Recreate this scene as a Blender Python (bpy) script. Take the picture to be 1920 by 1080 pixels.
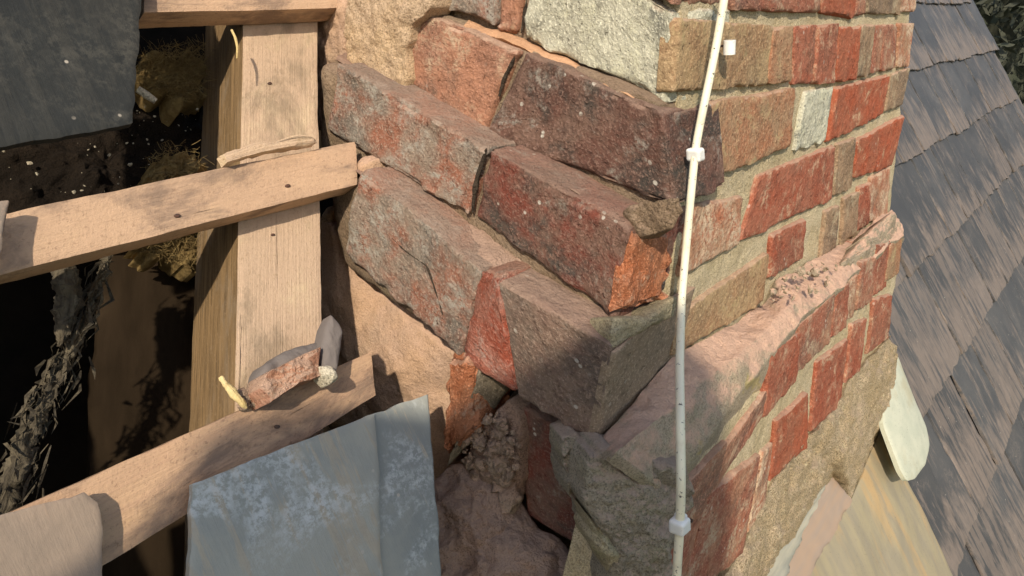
import bpy, math, random
import numpy as np
from mathutils import Matrix, Vector

for o in list(bpy.data.objects):
    bpy.data.objects.remove(o, do_unlink=True)
scene = bpy.context.scene
COL = scene.collection
rng = random.Random(7)

# ------------------------------------------------------------------ camera
# World: origin on the near corner of the chimney, X along the battens (front
# face of the stack), Y back along its left cheek, Z up.  Metres.
FPX = 1400.0
def unit(v):
    v = np.array(v, float)
    return v / np.linalg.norm(v)
_X = unit([1240, -520, FPX]); _D = unit([40, 4460, FPX]); _D = unit(_D - (_D @ _X) * _X)
_Y = np.cross(_X, _D)
M = np.array([_X, _Y, -_D])                     # camera (right, down, forward) -> world
CAM = -(M @ np.array([(1265 - 960) / FPX, (200 - 540) / FPX, 1.0])) * 0.55
cam_d = bpy.data.cameras.new('camera'); cam = bpy.data.objects.new('camera', cam_d); COL.objects.link(cam)
cam_d.sensor_width = 36.0; cam_d.lens = 36.0 * FPX / 1920.0
cam_d.clip_start = 0.01; cam_d.clip_end = 500
R3 = np.column_stack([M[:, 0], -M[:, 1], -M[:, 2]])
mw = Matrix([list(R3[i]) + [CAM[i]] for i in range(3)] + [[0, 0, 0, 1]])
cam.matrix_world = mw
scene.camera = cam

# ------------------------------------------------------------------ light
SUN = unit([-0.66, -0.48, 0.58])                 # towards the sun
world = bpy.data.worlds.new('World'); scene.world = world; world.use_nodes = True
wn = world.node_tree.nodes; wl = world.node_tree.links
sky = wn.new('ShaderNodeTexSky'); sky.sky_type = 'NISHITA'; sky.sun_disc = False
sky.sun_elevation = math.asin(SUN[2]); sky.sun_rotation = math.atan2(SUN[0], SUN[1])
bg = wn['Background']; bg.inputs['Strength'].default_value = 0.15
wl.new(sky.outputs[0], bg.inputs['Color'])
sun_d = bpy.data.lights.new('sun', 'SUN'); sun_d.energy = 3.2; sun_d.angle = math.radians(1.1)
sun_d.color = (1.0, 0.92, 0.80)
sun = bpy.data.objects.new('sun', sun_d); COL.objects.link(sun)
sun.rotation_euler = Vector(SUN).to_track_quat('Z', 'Y').to_euler()
scene.view_settings.view_transform = 'Standard'; scene.view_settings.look = 'None'
scene.view_settings.gamma = 1.0; scene.view_settings.use_curve_mapping = False
scene.view_settings.exposure = 0.50
scene.view_settings.use_white_balance = True
scene.view_settings.white_balance_temperature = 7100; scene.view_settings.white_balance_tint = 10

# ------------------------------------------------------------------ planes
PITCH = math.radians(60)
RN = np.array([0, -math.sin(PITCH), math.cos(PITCH)])     # roof normal (outward)
RU = np.array([0, math.cos(PITCH), math.sin(PITCH)])      # up the slope
RX = np.array([1.0, 0, 0])
RP = np.array([0, 0, -0.62])
def hit(px, py, P, n):
    d = M @ np.array([(px - 960) / FPX, (py - 540) / FPX, 1.0])
    P = np.array(P, float); n = np.array(n, float)
    return CAM + d * (((P - CAM) @ n) / (d @ n))
def LP(d):                      # left cheek plane, stepped out by d
    return lambda px, py: hit(px, py, (-d, 0, 0), (1, 0, 0))
def FP(d):                      # front face plane, stepped out by d
    return lambda px, py: hit(px, py, (0, -d, 0), (0, 1, 0))
OPEN = 0.040
def RPL(off):                   # plane of the opened slope left of the stack, raised by off
    return lambda px, py: hit(px, py, RP + RN * (off + OPEN), RN)
def RPR(off):                   # plane of the slated slope right of the stack
    return lambda px, py: hit(px, py, RP + RN * off, RN)
def KP(d):                      # plane across the chimney corner
    n = unit([-0.55, -0.83, 0.10])
    return lambda px, py: hit(px, py, np.array([-0.09, -0.03, -0.3]) + n * d, n)
KN = unit([-0.55, -0.83, 0.10])
def roofpt(x, s, off=0.0):
    return RP + RX * x + RU * s + RN * off
def project(p):
    c = M.T @ (np.array(p) - CAM)
    return (c[0] / c[2] * FPX + 960, c[1] / c[2] * FPX + 540) if c[2] > 0.02 else None
def trace(plane, pts):
    return [plane(*p) for p in pts]

# ------------------------------------------------------------------ noise
_rs = np.random.RandomState(11); _perm = _rs.rand(64, 64, 64) * 2 - 1
def vnoise(P):
    P = np.asarray(P, float); i = np.floor(P).astype(int); f = P - i; f = f * f * f * (f * (f * 6 - 15) + 10)
    i0 = i % 64; i1 = (i + 1) % 64
    x0, y0, z0 = i0[:, 0], i0[:, 1], i0[:, 2]; x1, y1, z1 = i1[:, 0], i1[:, 1], i1[:, 2]
    fx, fy, fz = f[:, 0], f[:, 1], f[:, 2]
    def l(a, b, t): return a + (b - a) * t
    return l(l(l(_perm[x0, y0, z0], _perm[x1, y0, z0], fx), l(_perm[x0, y1, z0], _perm[x1, y1, z0], fx), fy),
             l(l(_perm[x0, y0, z1], _perm[x1, y0, z1], fx), l(_perm[x0, y1, z1], _perm[x1, y1, z1], fx), fy), fz)
def fbm(P, scale, octv=3, rough=0.5):
    P = np.asarray(P, float) * scale + 31.7; a = 1.0; s = 0; t = 0
    for k in range(octv):
        s = s + a * vnoise(P + k * 9.13); t += a; P = P * 2.03; a *= rough
    return s / t

# ------------------------------------------------------------------ mesh builders
def make_obj(name, V, F, mat, parent=None, loc=None, smooth=True, sharp=55):
    me = bpy.data.meshes.new(name)
    me.from_pydata([tuple(v) for v in V], [], F)
    if loc is not None:
        at = me.attributes.new('loc', 'FLOAT_VECTOR', 'POINT')
        at.data.foreach_set('vector', np.asarray(loc, np.float32).ravel())
    if smooth:
        me.polygons.foreach_set('use_smooth', [True] * len(me.polygons))
    me.materials.append(mat); me.update()
    if smooth and sharp: me.set_sharp_from_angle(angle=math.radians(sharp))
    o = bpy.data.objects.new(name, me); COL.objects.link(o)
    if parent is not None: o.parent = parent
    return o
def tag(o, label, cat, group=None, kind=None):
    if label: o['label'] = label
    if cat: o['category'] = cat
    if group: o['group'] = group
    if kind: o['kind'] = kind
    return o
def empty(name, loc=(0, 0, 0)):
    o = bpy.data.objects.new(name, None); COL.objects.link(o); o.location = loc; o.empty_display_size = 0.05
    return o

_seed = [0]
def qbox_data(quad, inward, depth, r=0.004, amp=0.0012, cell=0.005, warp=0.002, nscale=55, edge=2.0, back=False, wscale=14):
    """rounded, weathered block whose outer face is quad (TL,TR,BR,BL)"""
    TL, TR, BR, BL = [np.array(q, float) for q in quad]; inward = np.array(inward, float)
    la = (np.linalg.norm(TR - TL) + np.linalg.norm(BR - BL)) / 2; lb = (np.linalg.norm(TL - BL) + np.linalg.norm(TR - BR)) / 2
    r = min(r, la * 0.45, lb * 0.45, depth * 0.45)
    na = max(2, min(130, int(la / cell))); nb = max(2, min(130, int(lb / cell))); nc = max(2, min(30, int(depth / (cell * 1.5))))
    idx = {}; I = []; F = []
    def vid(i, j, k):
        t = (i, j, k)
        if t not in idx: idx[t] = len(I); I.append(t)
        return idx[t]
    for i in range(na):
        for j in range(nb):
            F.append((vid(i, j, 0), vid(i + 1, j, 0), vid(i + 1, j + 1, 0), vid(i, j + 1, 0)))
            if back: F.append((vid(i, j, nc), vid(i, j + 1, nc), vid(i + 1, j + 1, nc), vid(i + 1, j, nc)))
    for i in range(na):
        for k in range(nc):
            F.append((vid(i, nb, k), vid(i + 1, nb, k), vid(i + 1, nb, k + 1), vid(i, nb, k + 1)))
            F.append((vid(i, 0, k), vid(i, 0, k + 1), vid(i + 1, 0, k + 1), vid(i + 1, 0, k)))
    for j in range(nb):
        for k in range(nc):
            F.append((vid(0, j, k), vid(0, j + 1, k), vid(0, j + 1, k + 1), vid(0, j, k + 1)))
            F.append((vid(na, j, k), vid(na, j, k + 1), vid(na, j + 1, k + 1), vid(na, j + 1, k)))
    I = np.array(I, float)
    # cosine-free grid, a little denser at the rims
    def ease(t, n): return t / n
    p = np.column_stack([ease(I[:, 0], na) * la, ease(I[:, 1], nb) * lb, ease(I[:, 2], nc) * depth])
    _seed[0] += 1; off = np.array([_seed[0] * 1.37 % 17, _seed[0] * 0.73 % 13, _seed[0] * 2.11 % 19])
    lo = np.array([r, r, r]); hi = np.array([la - r, lb - r, depth - r if back else depth + 1])
    q = np.clip(p, lo, hi); d = p - q; ln = np.linalg.norm(d, axis=1, keepdims=True)
    n = np.where(ln > 1e-9, d / np.maximum(ln, 1e-9), np.array([0, 0, -1.0]))
    p2 = np.where(ln > 1e-9, q + r * n, p)
    e = (np.abs(d) > 1e-7).sum(axis=1) - 1
    nz = fbm(p + off, nscale, 4, 0.55)
    disp = amp * nz * (1 + edge * np.clip(e, 0, 2)) - amp * edge * np.clip(e, 0, 1) * np.clip(fbm(p + off + 5, nscale * 0.6, 2), 0, 1) * 2
    p2 = p2 + n * disp[:, None]
    u = p2[:, 0:1] / la; v = p2[:, 1:2] / lb
    W = (BL * (1 - u) + BR * u) * (1 - v) + (TL * (1 - u) + TR * u) * v + inward * p2[:, 2:3]
    if warp:
        ea = unit(TR - TL); eb = unit(TL - BL)
        W = W + ea * (fbm(p + off + 3, wscale, 3) * warp * 2)[:, None] + eb * (fbm(p + off + 8, wscale, 3) * warp * 2)[:, None]
    return W, F, p
def qbox(name, quad, inward, depth, mat, parent=None, along=0, **k):
    V, F, p = qbox_data(quad, inward, depth, **k)
    if along: p = p[:, [1, 0, 2]]          # grain runs along the second axis
    return make_obj(name, V, F, mat, parent, p)

def resample(pts, n, closed=False):
    P = np.array(pts, float)
    if closed: P = np.vstack([P, P[:1]])
    L = np.concatenate([[0], np.cumsum(np.linalg.norm(np.diff(P, axis=0), axis=1))])
    t = np.linspace(0, L[-1], n, endpoint=not closed)
    return np.column_stack([np.interp(t, L, P[:, k]) for k in range(3)])
def smooth_line(P, it=1, closed=False):
    for _ in range(it):
        if closed: P = (np.roll(P, 1, 0) + 2 * P + np.roll(P, -1, 0)) / 4
        else:
            Q = P.copy(); Q[1:-1] = (P[:-2] + 2 * P[1:-1] + P[2:]) / 4; P = Q
    return P
def star(name, pts, nrm, mat, parent=None, bulge=0.0, thick=0.01, amp=0.0, nscale=60, rings=14, n=120, power=3.0,
         jitter=0.0, jscale=60, rim=0.0015, soft=2, centre=None, octv=4):
    """solid slab or mound with the traced outline"""
    nrm = unit(nrm); B = smooth_line(resample(pts, n, True), soft, True)
    c = B.mean(0) if centre is None else np.array(centre, float)
    _seed[0] += 1; off = np.array([_seed[0] * 1.91 % 23, _seed[0] * 0.37 % 11, _seed[0] * 1.13 % 7])
    if jitter:
        rad = B - c; rad = rad / np.linalg.norm(rad, axis=1, keepdims=True)
        B = B + rad * (fbm(B + off, jscale, 3) * jitter * 2)[:, None]
    V = []; F = []; h = []
    ts = [k / rings for k in range(1, rings + 1)]
    V.append(c + nrm * bulge)
    for t in ts: V.extend(c + (B - c) * t + nrm * (bulge * (1 - t ** power)))
    V = np.array(V)
    dn = amp * fbm(V + off, nscale, octv, 0.55); V = V + nrm * dn[:, None]
    V[-n:] -= nrm * rim
    low = B - nrm * thick
    V = np.vstack([V, low, (c - nrm * thick)[None]])
    m = len(V) - 1
    for i in range(n):
        j = (i + 1) % n
        F.append((0, 1 + i, 1 + j))
        for k in range(rings):
            a = 1 + k * n; b = a + n
            F.append((a + i, b + i, b + j, a + j))
        a = 1 + rings * n
        F.append((a + i, m, a + j))
    ax = unit(np.cross(nrm, [0.01, 0.02, 1.0])); ay = np.cross(nrm, ax)
    loc = np.column_stack([(V - c) @ ax, (V - c) @ ay, (V - c) @ nrm])
    # keep outward winding
    f0 = F[0]; nn = np.cross(V[f0[1]] - V[f0[0]], V[f0[2]] - V[f0[0]])
    if nn @ nrm < 0: F = [tuple(reversed(f)) for f in F]
    return make_obj(name, V, F, mat, parent, loc)
def loft(name, lines, mat, parent=None, n=120, m=10, inward=(0, 0, -1), thick=0.03, amp=0.0, nscale=60, warp=0.0, octv=4, bow=0.0):
    Ls = [smooth_line(resample(l, n), 2) for l in lines]; inward = unit(inward)
    rows = []
    for a in range(len(Ls) - 1):
        for k in range(m):
            t = k / m; rows.append(Ls[a] * (1 - t) + Ls[a + 1] * t)
    rows.append(Ls[-1]); R = len(rows); V = np.array(rows).reshape(-1, 3)
    if bow:
        tt = np.repeat(np.linspace(0, 1, R), n); V = V - inward * (bow * np.sin(math.pi * tt))[:, None]
    _seed[0] += 1; off = np.array([_seed[0] * 1.31 % 29, 0.3, 2.2])
    V = V - inward * (amp * fbm(V + off, nscale, octv, 0.55))[:, None]
    if warp:
        for ax in range(3):
            V[:, ax] += fbm(V + off + 7 * (ax + 1), 25, 3) * warp
    N = len(V); V2 = V + inward * thick; A = np.vstack([V, V2]); F = []
    for r in range(R - 1):
        for i in range(n - 1):
            a, b, c, d = r * n + i, r * n + i + 1, (r + 1) * n + i + 1, (r + 1) * n + i
            F.append((a, d, c, b)); F.append((a + N, b + N, c + N, d + N))
    for i in range(n - 1):
        F.append((i, i + 1, i + 1 + N, i + N)); e = (R - 1) * n + i; F.append((e, e + N, e + 1 + N, e + 1))
    for r in range(R - 1):
        a = r * n; b = a + n; F.append((a, a + N, b + N, b)); a += n - 1; b += n - 1; F.append((a, b, b + N, a + N))
    return make_obj(name, A, F, mat, parent, A.copy())
def tube(name, pts, rad, mat, parent=None, sides=14, n=60, amp=0.0, nscale=60, sm=3, flat=1.0):
    P = smooth_line(resample(pts, n), sm); rad = np.interp(np.linspace(0, 1, n), np.linspace(0, 1, len(rad)), rad) if hasattr(rad, '__len__') else np.full(n, rad)
    T = np.gradient(P, axis=0); T /= np.linalg.norm(T, axis=1, keepdims=True); V = []; loc = []; ref = unit([0.3, -1, 0.2])
    L = 0
    for i in range(n):
        a = unit(np.cross(T[i], ref)); b = np.cross(T[i], a)
        if i: L += np.linalg.norm(P[i] - P[i - 1])
        for s in range(sides):
            w = 2 * math.pi * s / sides; dr = a * math.cos(w) + b * math.sin(w) * flat
            V.append(P[i] + dr * rad[i]); loc.append((L, math.cos(w) * rad[i], math.sin(w) * rad[i]))
    V = np.array(V)
    if amp:
        cen = np.repeat(P, sides, 0); V = V + (V - cen) / np.linalg.norm(V - cen, axis=1, keepdims=True) * (amp * fbm(V, nscale, 4, 0.6))[:, None]
    F = []
    for i in range(n - 1):
        for s in range(sides):
            t = (s + 1) % sides; F.append((i * sides + s, i * sides + t, (i + 1) * sides + t, (i + 1) * sides + s))
    F.append(tuple(range(sides - 1, -1, -1))); F.append(tuple((n - 1) * sides + s for s in range(sides)))
    return make_obj(name, V, F, mat, parent, loc)
_ico = None
def rock_verts(c, r, rs):
    global _ico
    if _ico is None:
        import bmesh
        bm = bmesh.new(); bmesh.ops.create_icosphere(bm, subdivisions=2, radius=1)
        bm.verts.ensure_lookup_table(); _ico = (np.array([v.co[:] for v in bm.verts]), [tuple(v.index for v in f.verts) for f in bm.faces]); bm.free()
    V, F = _ico
    o = rs.rand(3) * 20; s = 0.35 + 1.0 * rs.rand(3); ang = rs.rand(3) * 6.28
    W = V * (1 + 0.75 * fbm(V + o, 1.9, 3))[:, None] * s
    Rm = np.array(Matrix.Rotation(ang[0], 3, 'X') @ Matrix.Rotation(ang[1], 3, 'Y') @ Matrix.Rotation(ang[2], 3, 'Z'))
    return W @ Rm.T * r + np.array(c), F
def rubble(name, spots, mat, parent=None, seed=1):
    rs = np.random.RandomState(seed); V = []; F = []
    for c, r in spots:
        v, f = rock_verts(c, r, rs); b = len(V); V.extend(v); F.extend([tuple(i + b for i in t) for t in f])
    V = np.array(V); return make_obj(name, V, F, mat, parent, V.copy(), smooth=False)

# ------------------------------------------------------------------ materials
class NT:
    def __init__(s, name):
        s.m = bpy.data.materials.new(name); s.m.use_nodes = True; s.t = s.m.node_tree; s.n = s.t.nodes; s.b = s.n['Principled BSDF']
        a = s.n.new('ShaderNodeAttribute'); a.attribute_name = 'loc'; oi = s.n.new('ShaderNodeObjectInfo')
        sc = s.n.new('ShaderNodeVectorMath'); sc.operation = 'MULTIPLY_ADD'
        s.set(sc.inputs[0], oi.outputs['Random']); sc.inputs[1].default_value = (9.1, 5.7, 7.3); s.set(sc.inputs[2], a.outputs['Vector'])
        s.vec = sc.outputs[0]; s.raw = a.outputs['Vector']; s.rand = oi.outputs['Random']; s.bumps = None
        s.geo = s.n.new('ShaderNodeNewGeometry')
    def set(s, i, v):
        if isinstance(v, bpy.types.NodeSocket): s.t.links.new(v, i)
        elif isinstance(v, (tuple, list)) and len(v) == 3 and i.type == 'RGBA': i.default_value = (*v, 1)
        else: i.default_value = v
    def noise(s, scale, detail=4, rough=0.55, vec=None, dist=0.0, stretch=None):
        n = s.n.new('ShaderNodeTexNoise'); n.inputs['Scale'].default_value = scale; n.inputs['Detail'].default_value = detail
        n.inputs['Roughness'].default_value = rough; n.inputs['Distortion'].default_value = dist
        v = s.vec if vec is None else vec
        if stretch:
            mp = s.n.new('ShaderNodeVectorMath'); mp.operation = 'MULTIPLY'; s.set(mp.inputs[0], v); mp.inputs[1].default_value = stretch; v = mp.outputs[0]
        s.set(n.inputs['Vector'], v); return n.outputs['Fac']
    def voro(s, scale, vec=None, feature='F1', out='Distance'):
        n = s.n.new('ShaderNodeTexVoronoi'); n.feature = feature; n.inputs['Scale'].default_value = scale; s.set(n.inputs['Vector'], s.vec if vec is None else vec); return n.outputs[out]
    def band(s, f, lo, hi):
        n = s.n.new('ShaderNodeMapRange'); n.interpolation_type = 'SMOOTHSTEP'; s.set(n.inputs['Value'], f)
        n.inputs['From Min'].default_value = lo; n.inputs['From Max'].default_value = hi; return n.outputs['Result']
    def math(s, op, a, b=0.0):
        n = s.n.new('ShaderNodeMath'); n.operation = op; s.set(n.inputs[0], a); s.set(n.inputs[1], b); return n.outputs[0]
    def mix(s, f, a, b, mode='MIX'):
        n = s.n.new('ShaderNodeMix'); n.data_type = 'RGBA'; n.blend_type = mode; s.set(n.inputs['Factor'], f); s.set(n.inputs[6], a); s.set(n.inputs[7], b); return n.outputs[2]
    def dot(s, d):
        n = s.n.new('ShaderNodeVectorMath'); n.operation = 'DOT_PRODUCT'; s.set(n.inputs[0], s.geo.outputs['Normal']); n.inputs[1].default_value = tuple(d); return n.outputs['Value']
    def sep(s, v, k):
        n = s.n.new('ShaderNodeSeparateXYZ'); s.set(n.inputs[0], v); return n.outputs[k]
    def bump(s, h, strength, dist):
        n = s.n.new('ShaderNodeBump'); n.inputs['Strength'].default_value = strength; n.inputs['Distance'].default_value = dist; s.set(n.inputs['Height'], h)
        if s.bumps: s.set(n.inputs['Normal'], s.bumps)
        s.bumps = n.outputs['Normal']
    def done(s, col, rough=0.9, spec=0.25):
        s.set(s.b.inputs['Base Color'], col); s.set(s.b.inputs['Roughness'], rough); s.b.inputs['Specular IOR Level'].default_value = spec
        if s.bumps: s.set(s.b.inputs['Normal'], s.bumps)
        return s.m

DUST = (0.60, 0.40, 0.29)
def brick_mat(name, c1, c2, stain=(0.10, 0.085, 0.07), stain_amt=0.35, spots=0.4, dust=0.6, film=0.0, film_col=(0.55, 0.48, 0.36), dustcol=DUST, up=0.35, relief=1.0):
    t = NT(name)
    c = t.mix(t.band(t.noise(22, 5, 0.6), 0.40, 0.60), c1, c2)
    c = t.mix(t.math('MULTIPLY', t.band(t.noise(13, 7, 0.7, dist=0.5), 0.46, 0.64), stain_amt), c, stain)
    fine = t.noise(420, 4, 0.7); mid = t.noise(120, 5, 0.65)
    c = t.mix(t.math('MULTIPLY', t.band(mid, 0.50, 0.70), 0.65), c, tuple(x * 0.45 for x in c1))
    c = t.mix(t.math('MULTIPLY', t.band(fine, 0.50, 0.66), 0.60), c, tuple(min(1, x * 1.7 + 0.03) for x in c2))
    if film:
        f = t.math('MULTIPLY', t.band(t.noise(34, 6, 0.7, dist=0.4), 0.62 - film * 0.3, 0.78 - film * 0.2), t.band(t.noise(260, 3, 0.7), 0.36, 0.55))
        c = t.mix(f, c, film_col)
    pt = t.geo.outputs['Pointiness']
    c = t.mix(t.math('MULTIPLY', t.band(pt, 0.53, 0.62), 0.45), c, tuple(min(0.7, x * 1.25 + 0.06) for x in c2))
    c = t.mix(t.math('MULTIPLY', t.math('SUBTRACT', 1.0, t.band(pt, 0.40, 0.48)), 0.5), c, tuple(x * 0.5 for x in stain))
    scuff = t.band(t.noise(1.0, 6, 0.7, stretch=(70, 85, 70), dist=0.8), 0.60, 0.70)
    c = t.mix(t.math('MULTIPLY', scuff, 0.35), c, film_col)
    pit = t.band(t.noise(230, 2, 0.5), 0.66, 0.74)
    c = t.mix(t.math('MULTIPLY', pit, 0.6), c, tuple(x * 0.3 for x in c1))
    if spots:
        sp = t.math('MULTIPLY', t.math('SUBTRACT', 1.0, t.band(t.voro(75), 0.10, 0.17)), t.band(t.noise(26, 3, 0.5), 0.50, 0.58))
        c = t.mix(t.math('MULTIPLY', sp, spots), c, (0.62, 0.58, 0.5))
    d = t.math('MULTIPLY', t.band(t.math('ADD', t.dot((0, 0, 1)), t.math('MULTIPLY', t.math('SUBTRACT', t.noise(60, 5, 0.65), 0.5), 1.1)), up, up + 0.4), dust)
    c = t.mix(d, c, t.mix(t.noise(90, 4), dustcol, tuple(x * 0.72 for x in dustcol)))
    t.bump(mid, 0.8 * relief, 0.0045); t.bump(fine, 0.7 * relief, 0.0016); t.bump(t.math('SUBTRACT', 1.0, pit), 0.6, 0.0015)
    return t.done(c, 0.92, 0.2)
B = {
 'red': brick_mat('brick_red', (0.30, 0.082, 0.045), (0.34, 0.125, 0.075), stain=(0.16, 0.095, 0.065), stain_amt=0.5, spots=0.4, film=0.42, film_col=(0.52, 0.36, 0.24)),
 'bright': brick_mat('brick_bright_red', (0.36, 0.088, 0.042), (0.33, 0.11, 0.06), stain=(0.19, 0.10, 0.065), stain_amt=0.4, spots=0.35, film=0.28, film_col=(0.55, 0.38, 0.24)),
 'dull': brick_mat('brick_dull_red', (0.30, 0.105, 0.065), (0.34, 0.17, 0.105), stain_amt=0.6, spots=0.5, film=0.50, film_col=(0.46, 0.35, 0.24)),
 'brown': brick_mat('brick_brown', (0.22, 0.145, 0.09), (0.30, 0.20, 0.125), stain_amt=0.55, spots=0.2, film=0.45, film_col=(0.44, 0.36, 0.24)),
 'tan': brick_mat('brick_tan', (0.32, 0.19, 0.105), (0.36, 0.25, 0.14), stain=(0.22, 0.15, 0.09), stain_amt=0.45, spots=0.1, film=0.35, film_col=(0.42, 0.32, 0.17)),
 'clay': brick_mat('brick_clay', (0.36, 0.165, 0.09), (0.35, 0.22, 0.13), stain=(0.22, 0.15, 0.09), stain_amt=0.45, spots=0.1, film=0.35, film_col=(0.42, 0.33, 0.18)),
 'lichen': brick_mat('brick_lichen', (0.42, 0.40, 0.31), (0.56, 0.54, 0.42), stain=(0.12, 0.125, 0.11), stain_amt=0.9, spots=0.3, film=0.6, film_col=(0.62, 0.60, 0.44), dust=0.3, relief=1.3),
 'mottle': brick_mat('brick_mottled', (0.40, 0.15, 0.085), (0.34, 0.19, 0.115), stain_amt=0.6, spots=0.8, film=0.8, film_col=(0.58, 0.44, 0.31)),
 'purple': brick_mat('brick_purple', (0.165, 0.080, 0.060), (0.20, 0.12, 0.09), stain=(0.060, 0.057, 0.050), stain_amt=0.9, spots=0.9, film=0.3, film_col=(0.36, 0.32, 0.27), dust=0.55, dustcol=(0.42, 0.28, 0.21), relief=1.6),
 'maroon': brick_mat('brick_maroon', (0.22, 0.065, 0.045), (0.20, 0.115, 0.085), stain=(0.075, 0.07, 0.06), stain_amt=0.9, spots=0.8, film=0.3, film_col=(0.33, 0.30, 0.25), dust=0.55, dustcol=(0.42, 0.28, 0.21), relief=1.6),
 'pinkgrey': brick_mat('brick_pink_grey', (0.36, 0.155, 0.10), (0.31, 0.24, 0.185), stain=(0.17, 0.155, 0.13), stain_amt=0.9, spots=0.3, film=0.55, film_col=(0.42, 0.38, 0.32), dust=0.6, up=0.3, dustcol=(0.44, 0.30, 0.225), relief=1.7),
 'salmon': brick_mat('brick_salmon', (0.46, 0.225, 0.14), (0.36, 0.18, 0.12), stain=(0.20, 0.135, 0.10), stain_amt=0.85, spots=0.2, film=0.45, film_col=(0.58, 0.42, 0.29), dust=0.85, up=0.2, relief=1.6),
 'rawred': brick_mat('brick_raw_red', (0.36, 0.085, 0.048), (0.40, 0.17, 0.12), stain_amt=0.3, spots=0.1, film=0.5, film_col=(0.48, 0.32, 0.26), relief=2.0),
 'orange': brick_mat('brick_orange', (0.46, 0.155, 0.07), (0.50, 0.21, 0.11), stain=(0.22, 0.10, 0.06), stain_amt=0.45, spots=0.1, film=0.3, film_col=(0.56, 0.38, 0.27), relief=2.0),
 'olive': brick_mat('brick_olive', (0.17, 0.145, 0.10), (0.22, 0.175, 0.12), stain_amt=0.4, spots=0.2, dust=0.1),
 'greybrown2': brick_mat('brick_dark_brown', (0.20, 0.125, 0.095), (0.22, 0.155, 0.115), stain=(0.11, 0.09, 0.075), stain_amt=0.7, spots=0.6, film=0.2, film_col=(0.34, 0.29, 0.24), dust=0.55, dustcol=(0.42, 0.28, 0.21), relief=1.2),
 'greybrown': brick_mat('brick_grey_brown', (0.24, 0.18, 0.125), (0.26, 0.195, 0.135), stain=(0.16, 0.13, 0.10), stain_amt=0.5, spots=0.25, dust=0.5, relief=0.7, film=0.15, film_col=(0.36, 0.28, 0.2)),
}
def mortar_mat(name, c1, c2, green=0.25, grain=1.0, dirt=0.4, dust=0.0, yellow=0.0, dirtcol=(0.14, 0.12, 0.085), dustcol=DUST):
    t = NT(name)
    c = t.mix(t.band(t.noise(18, 5, 0.6), 0.35, 0.65), c1, c2)
    c = t.mix(t.math('MULTIPLY', t.band(t.noise(30, 5, 0.65), 0.52, 0.72), green), c, (0.36, 0.35, 0.20))
    c = t.mix(t.math('MULTIPLY', t.band(t.noise(55, 6, 0.7), 0.55, 0.75), dirt), c, dirtcol)
    g = t.noise(620, 3, 0.75); g2 = t.noise(210, 4, 0.7)
    c = t.mix(t.math('MULTIPLY', t.band(g, 0.48, 0.62), 0.70 * grain), c, tuple(x * 0.42 for x in c1))
    c = t.mix(t.math('MULTIPLY', t.band(g2, 0.56, 0.72), 0.5 * grain), c, tuple(min(0.85, x * 1.35) for x in c2))
    if yellow: c = t.mix(t.math('MULTIPLY', t.band(t.noise(40, 4, 0.6), 0.60, 0.68), yellow), c, (0.45, 0.36, 0.06))
    if dust:
        d = t.math('MULTIPLY', t.band(t.math('ADD', t.dot((0, -0.3, 0.95)), t.math('MULTIPLY', t.math('SUBTRACT', t.noise(45, 5, 0.7), 0.5), 1.4)), 0.35, 0.85), dust)
        c = t.mix(d, c, t.mix(t.noise(330, 4, 0.8), tuple(x * 1.12 for x in dustcol), tuple(x * 0.66 for x in dustcol)))
    t.bump(t.noise(75, 5, 0.7), 0.6, 0.006); t.bump(g2, 0.85 * grain, 0.0045); t.bump(g, 0.8 * grain, 0.0018)
    return t.done(c, 0.95, 0.15)
MO = {
 'cream': mortar_mat('mortar_cream', (0.55, 0.45, 0.28), (0.63, 0.53, 0.36), green=0.25, dirt=0.45),
 'dirty': mortar_mat('mortar_dirty', (0.38, 0.32, 0.21), (0.46, 0.39, 0.26), green=0.6, dirt=0.7),
 'sand': mortar_mat('mortar_sand', (0.68, 0.52, 0.32), (0.72, 0.57, 0.39), green=0.12, grain=1.8, dirt=0.45, dirtcol=(0.34, 0.25, 0.15), dust=0.5, dustcol=(0.60, 0.45, 0.33)),
 'yellow': mortar_mat('mortar_yellow', (0.62, 0.44, 0.27), (0.60, 0.44, 0.30), green=0.0, dirt=0.3, yellow=0.0, dirtcol=(0.34, 0.22, 0.11), dust=0.3, dustcol=(0.66, 0.46, 0.32)),
 'parge': mortar_mat('mortar_parge', (0.52, 0.34, 0.22), (0.48, 0.33, 0.24), green=0.1, dirt=0.4, grain=0.6, dust=0.8, dirtcol=(0.22, 0.15, 0.11)),
 'pink': mortar_mat('mortar_pink_dust', (0.40, 0.33, 0.24), (0.46, 0.38, 0.28), green=0.3, dirt=0.3, dust=1.0, yellow=0.35, dustcol=(0.70, 0.46, 0.34)),
 'grey': mortar_mat('mortar_grey', (0.27, 0.235, 0.18), (0.36, 0.315, 0.24), green=0.3, dirt=0.75, grain=1.0, dust=0.55, dustcol=(0.48, 0.35, 0.28)),
 'foot': mortar_mat('mortar_foot', (0.30, 0.195, 0.145), (0.36, 0.245, 0.185), green=0.05, dirt=0.75, grain=1.0, dust=0.7, dirtcol=(0.13, 0.085, 0.06), dustcol=(0.42, 0.30, 0.235)),
 'joint': mortar_mat('mortar_joint', (0.27, 0.19, 0.125), (0.31, 0.23, 0.16), green=0.25, dirt=0.9, dust=0.4, dustcol=(0.42, 0.29, 0.21), dirtcol=(0.10, 0.08, 0.06)),
 'rubble': mortar_mat('mortar_rubble', (0.34, 0.26, 0.19), (0.27, 0.19, 0.14), green=0.1, dirt=0.4, dust=0.4),
 'soil': mortar_mat('attic_soil', (0.014, 0.010, 0.007), (0.022, 0.015, 0.010), green=0.0, dirt=0.3, dirtcol=(0.006, 0.005, 0.004)),
}
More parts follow.
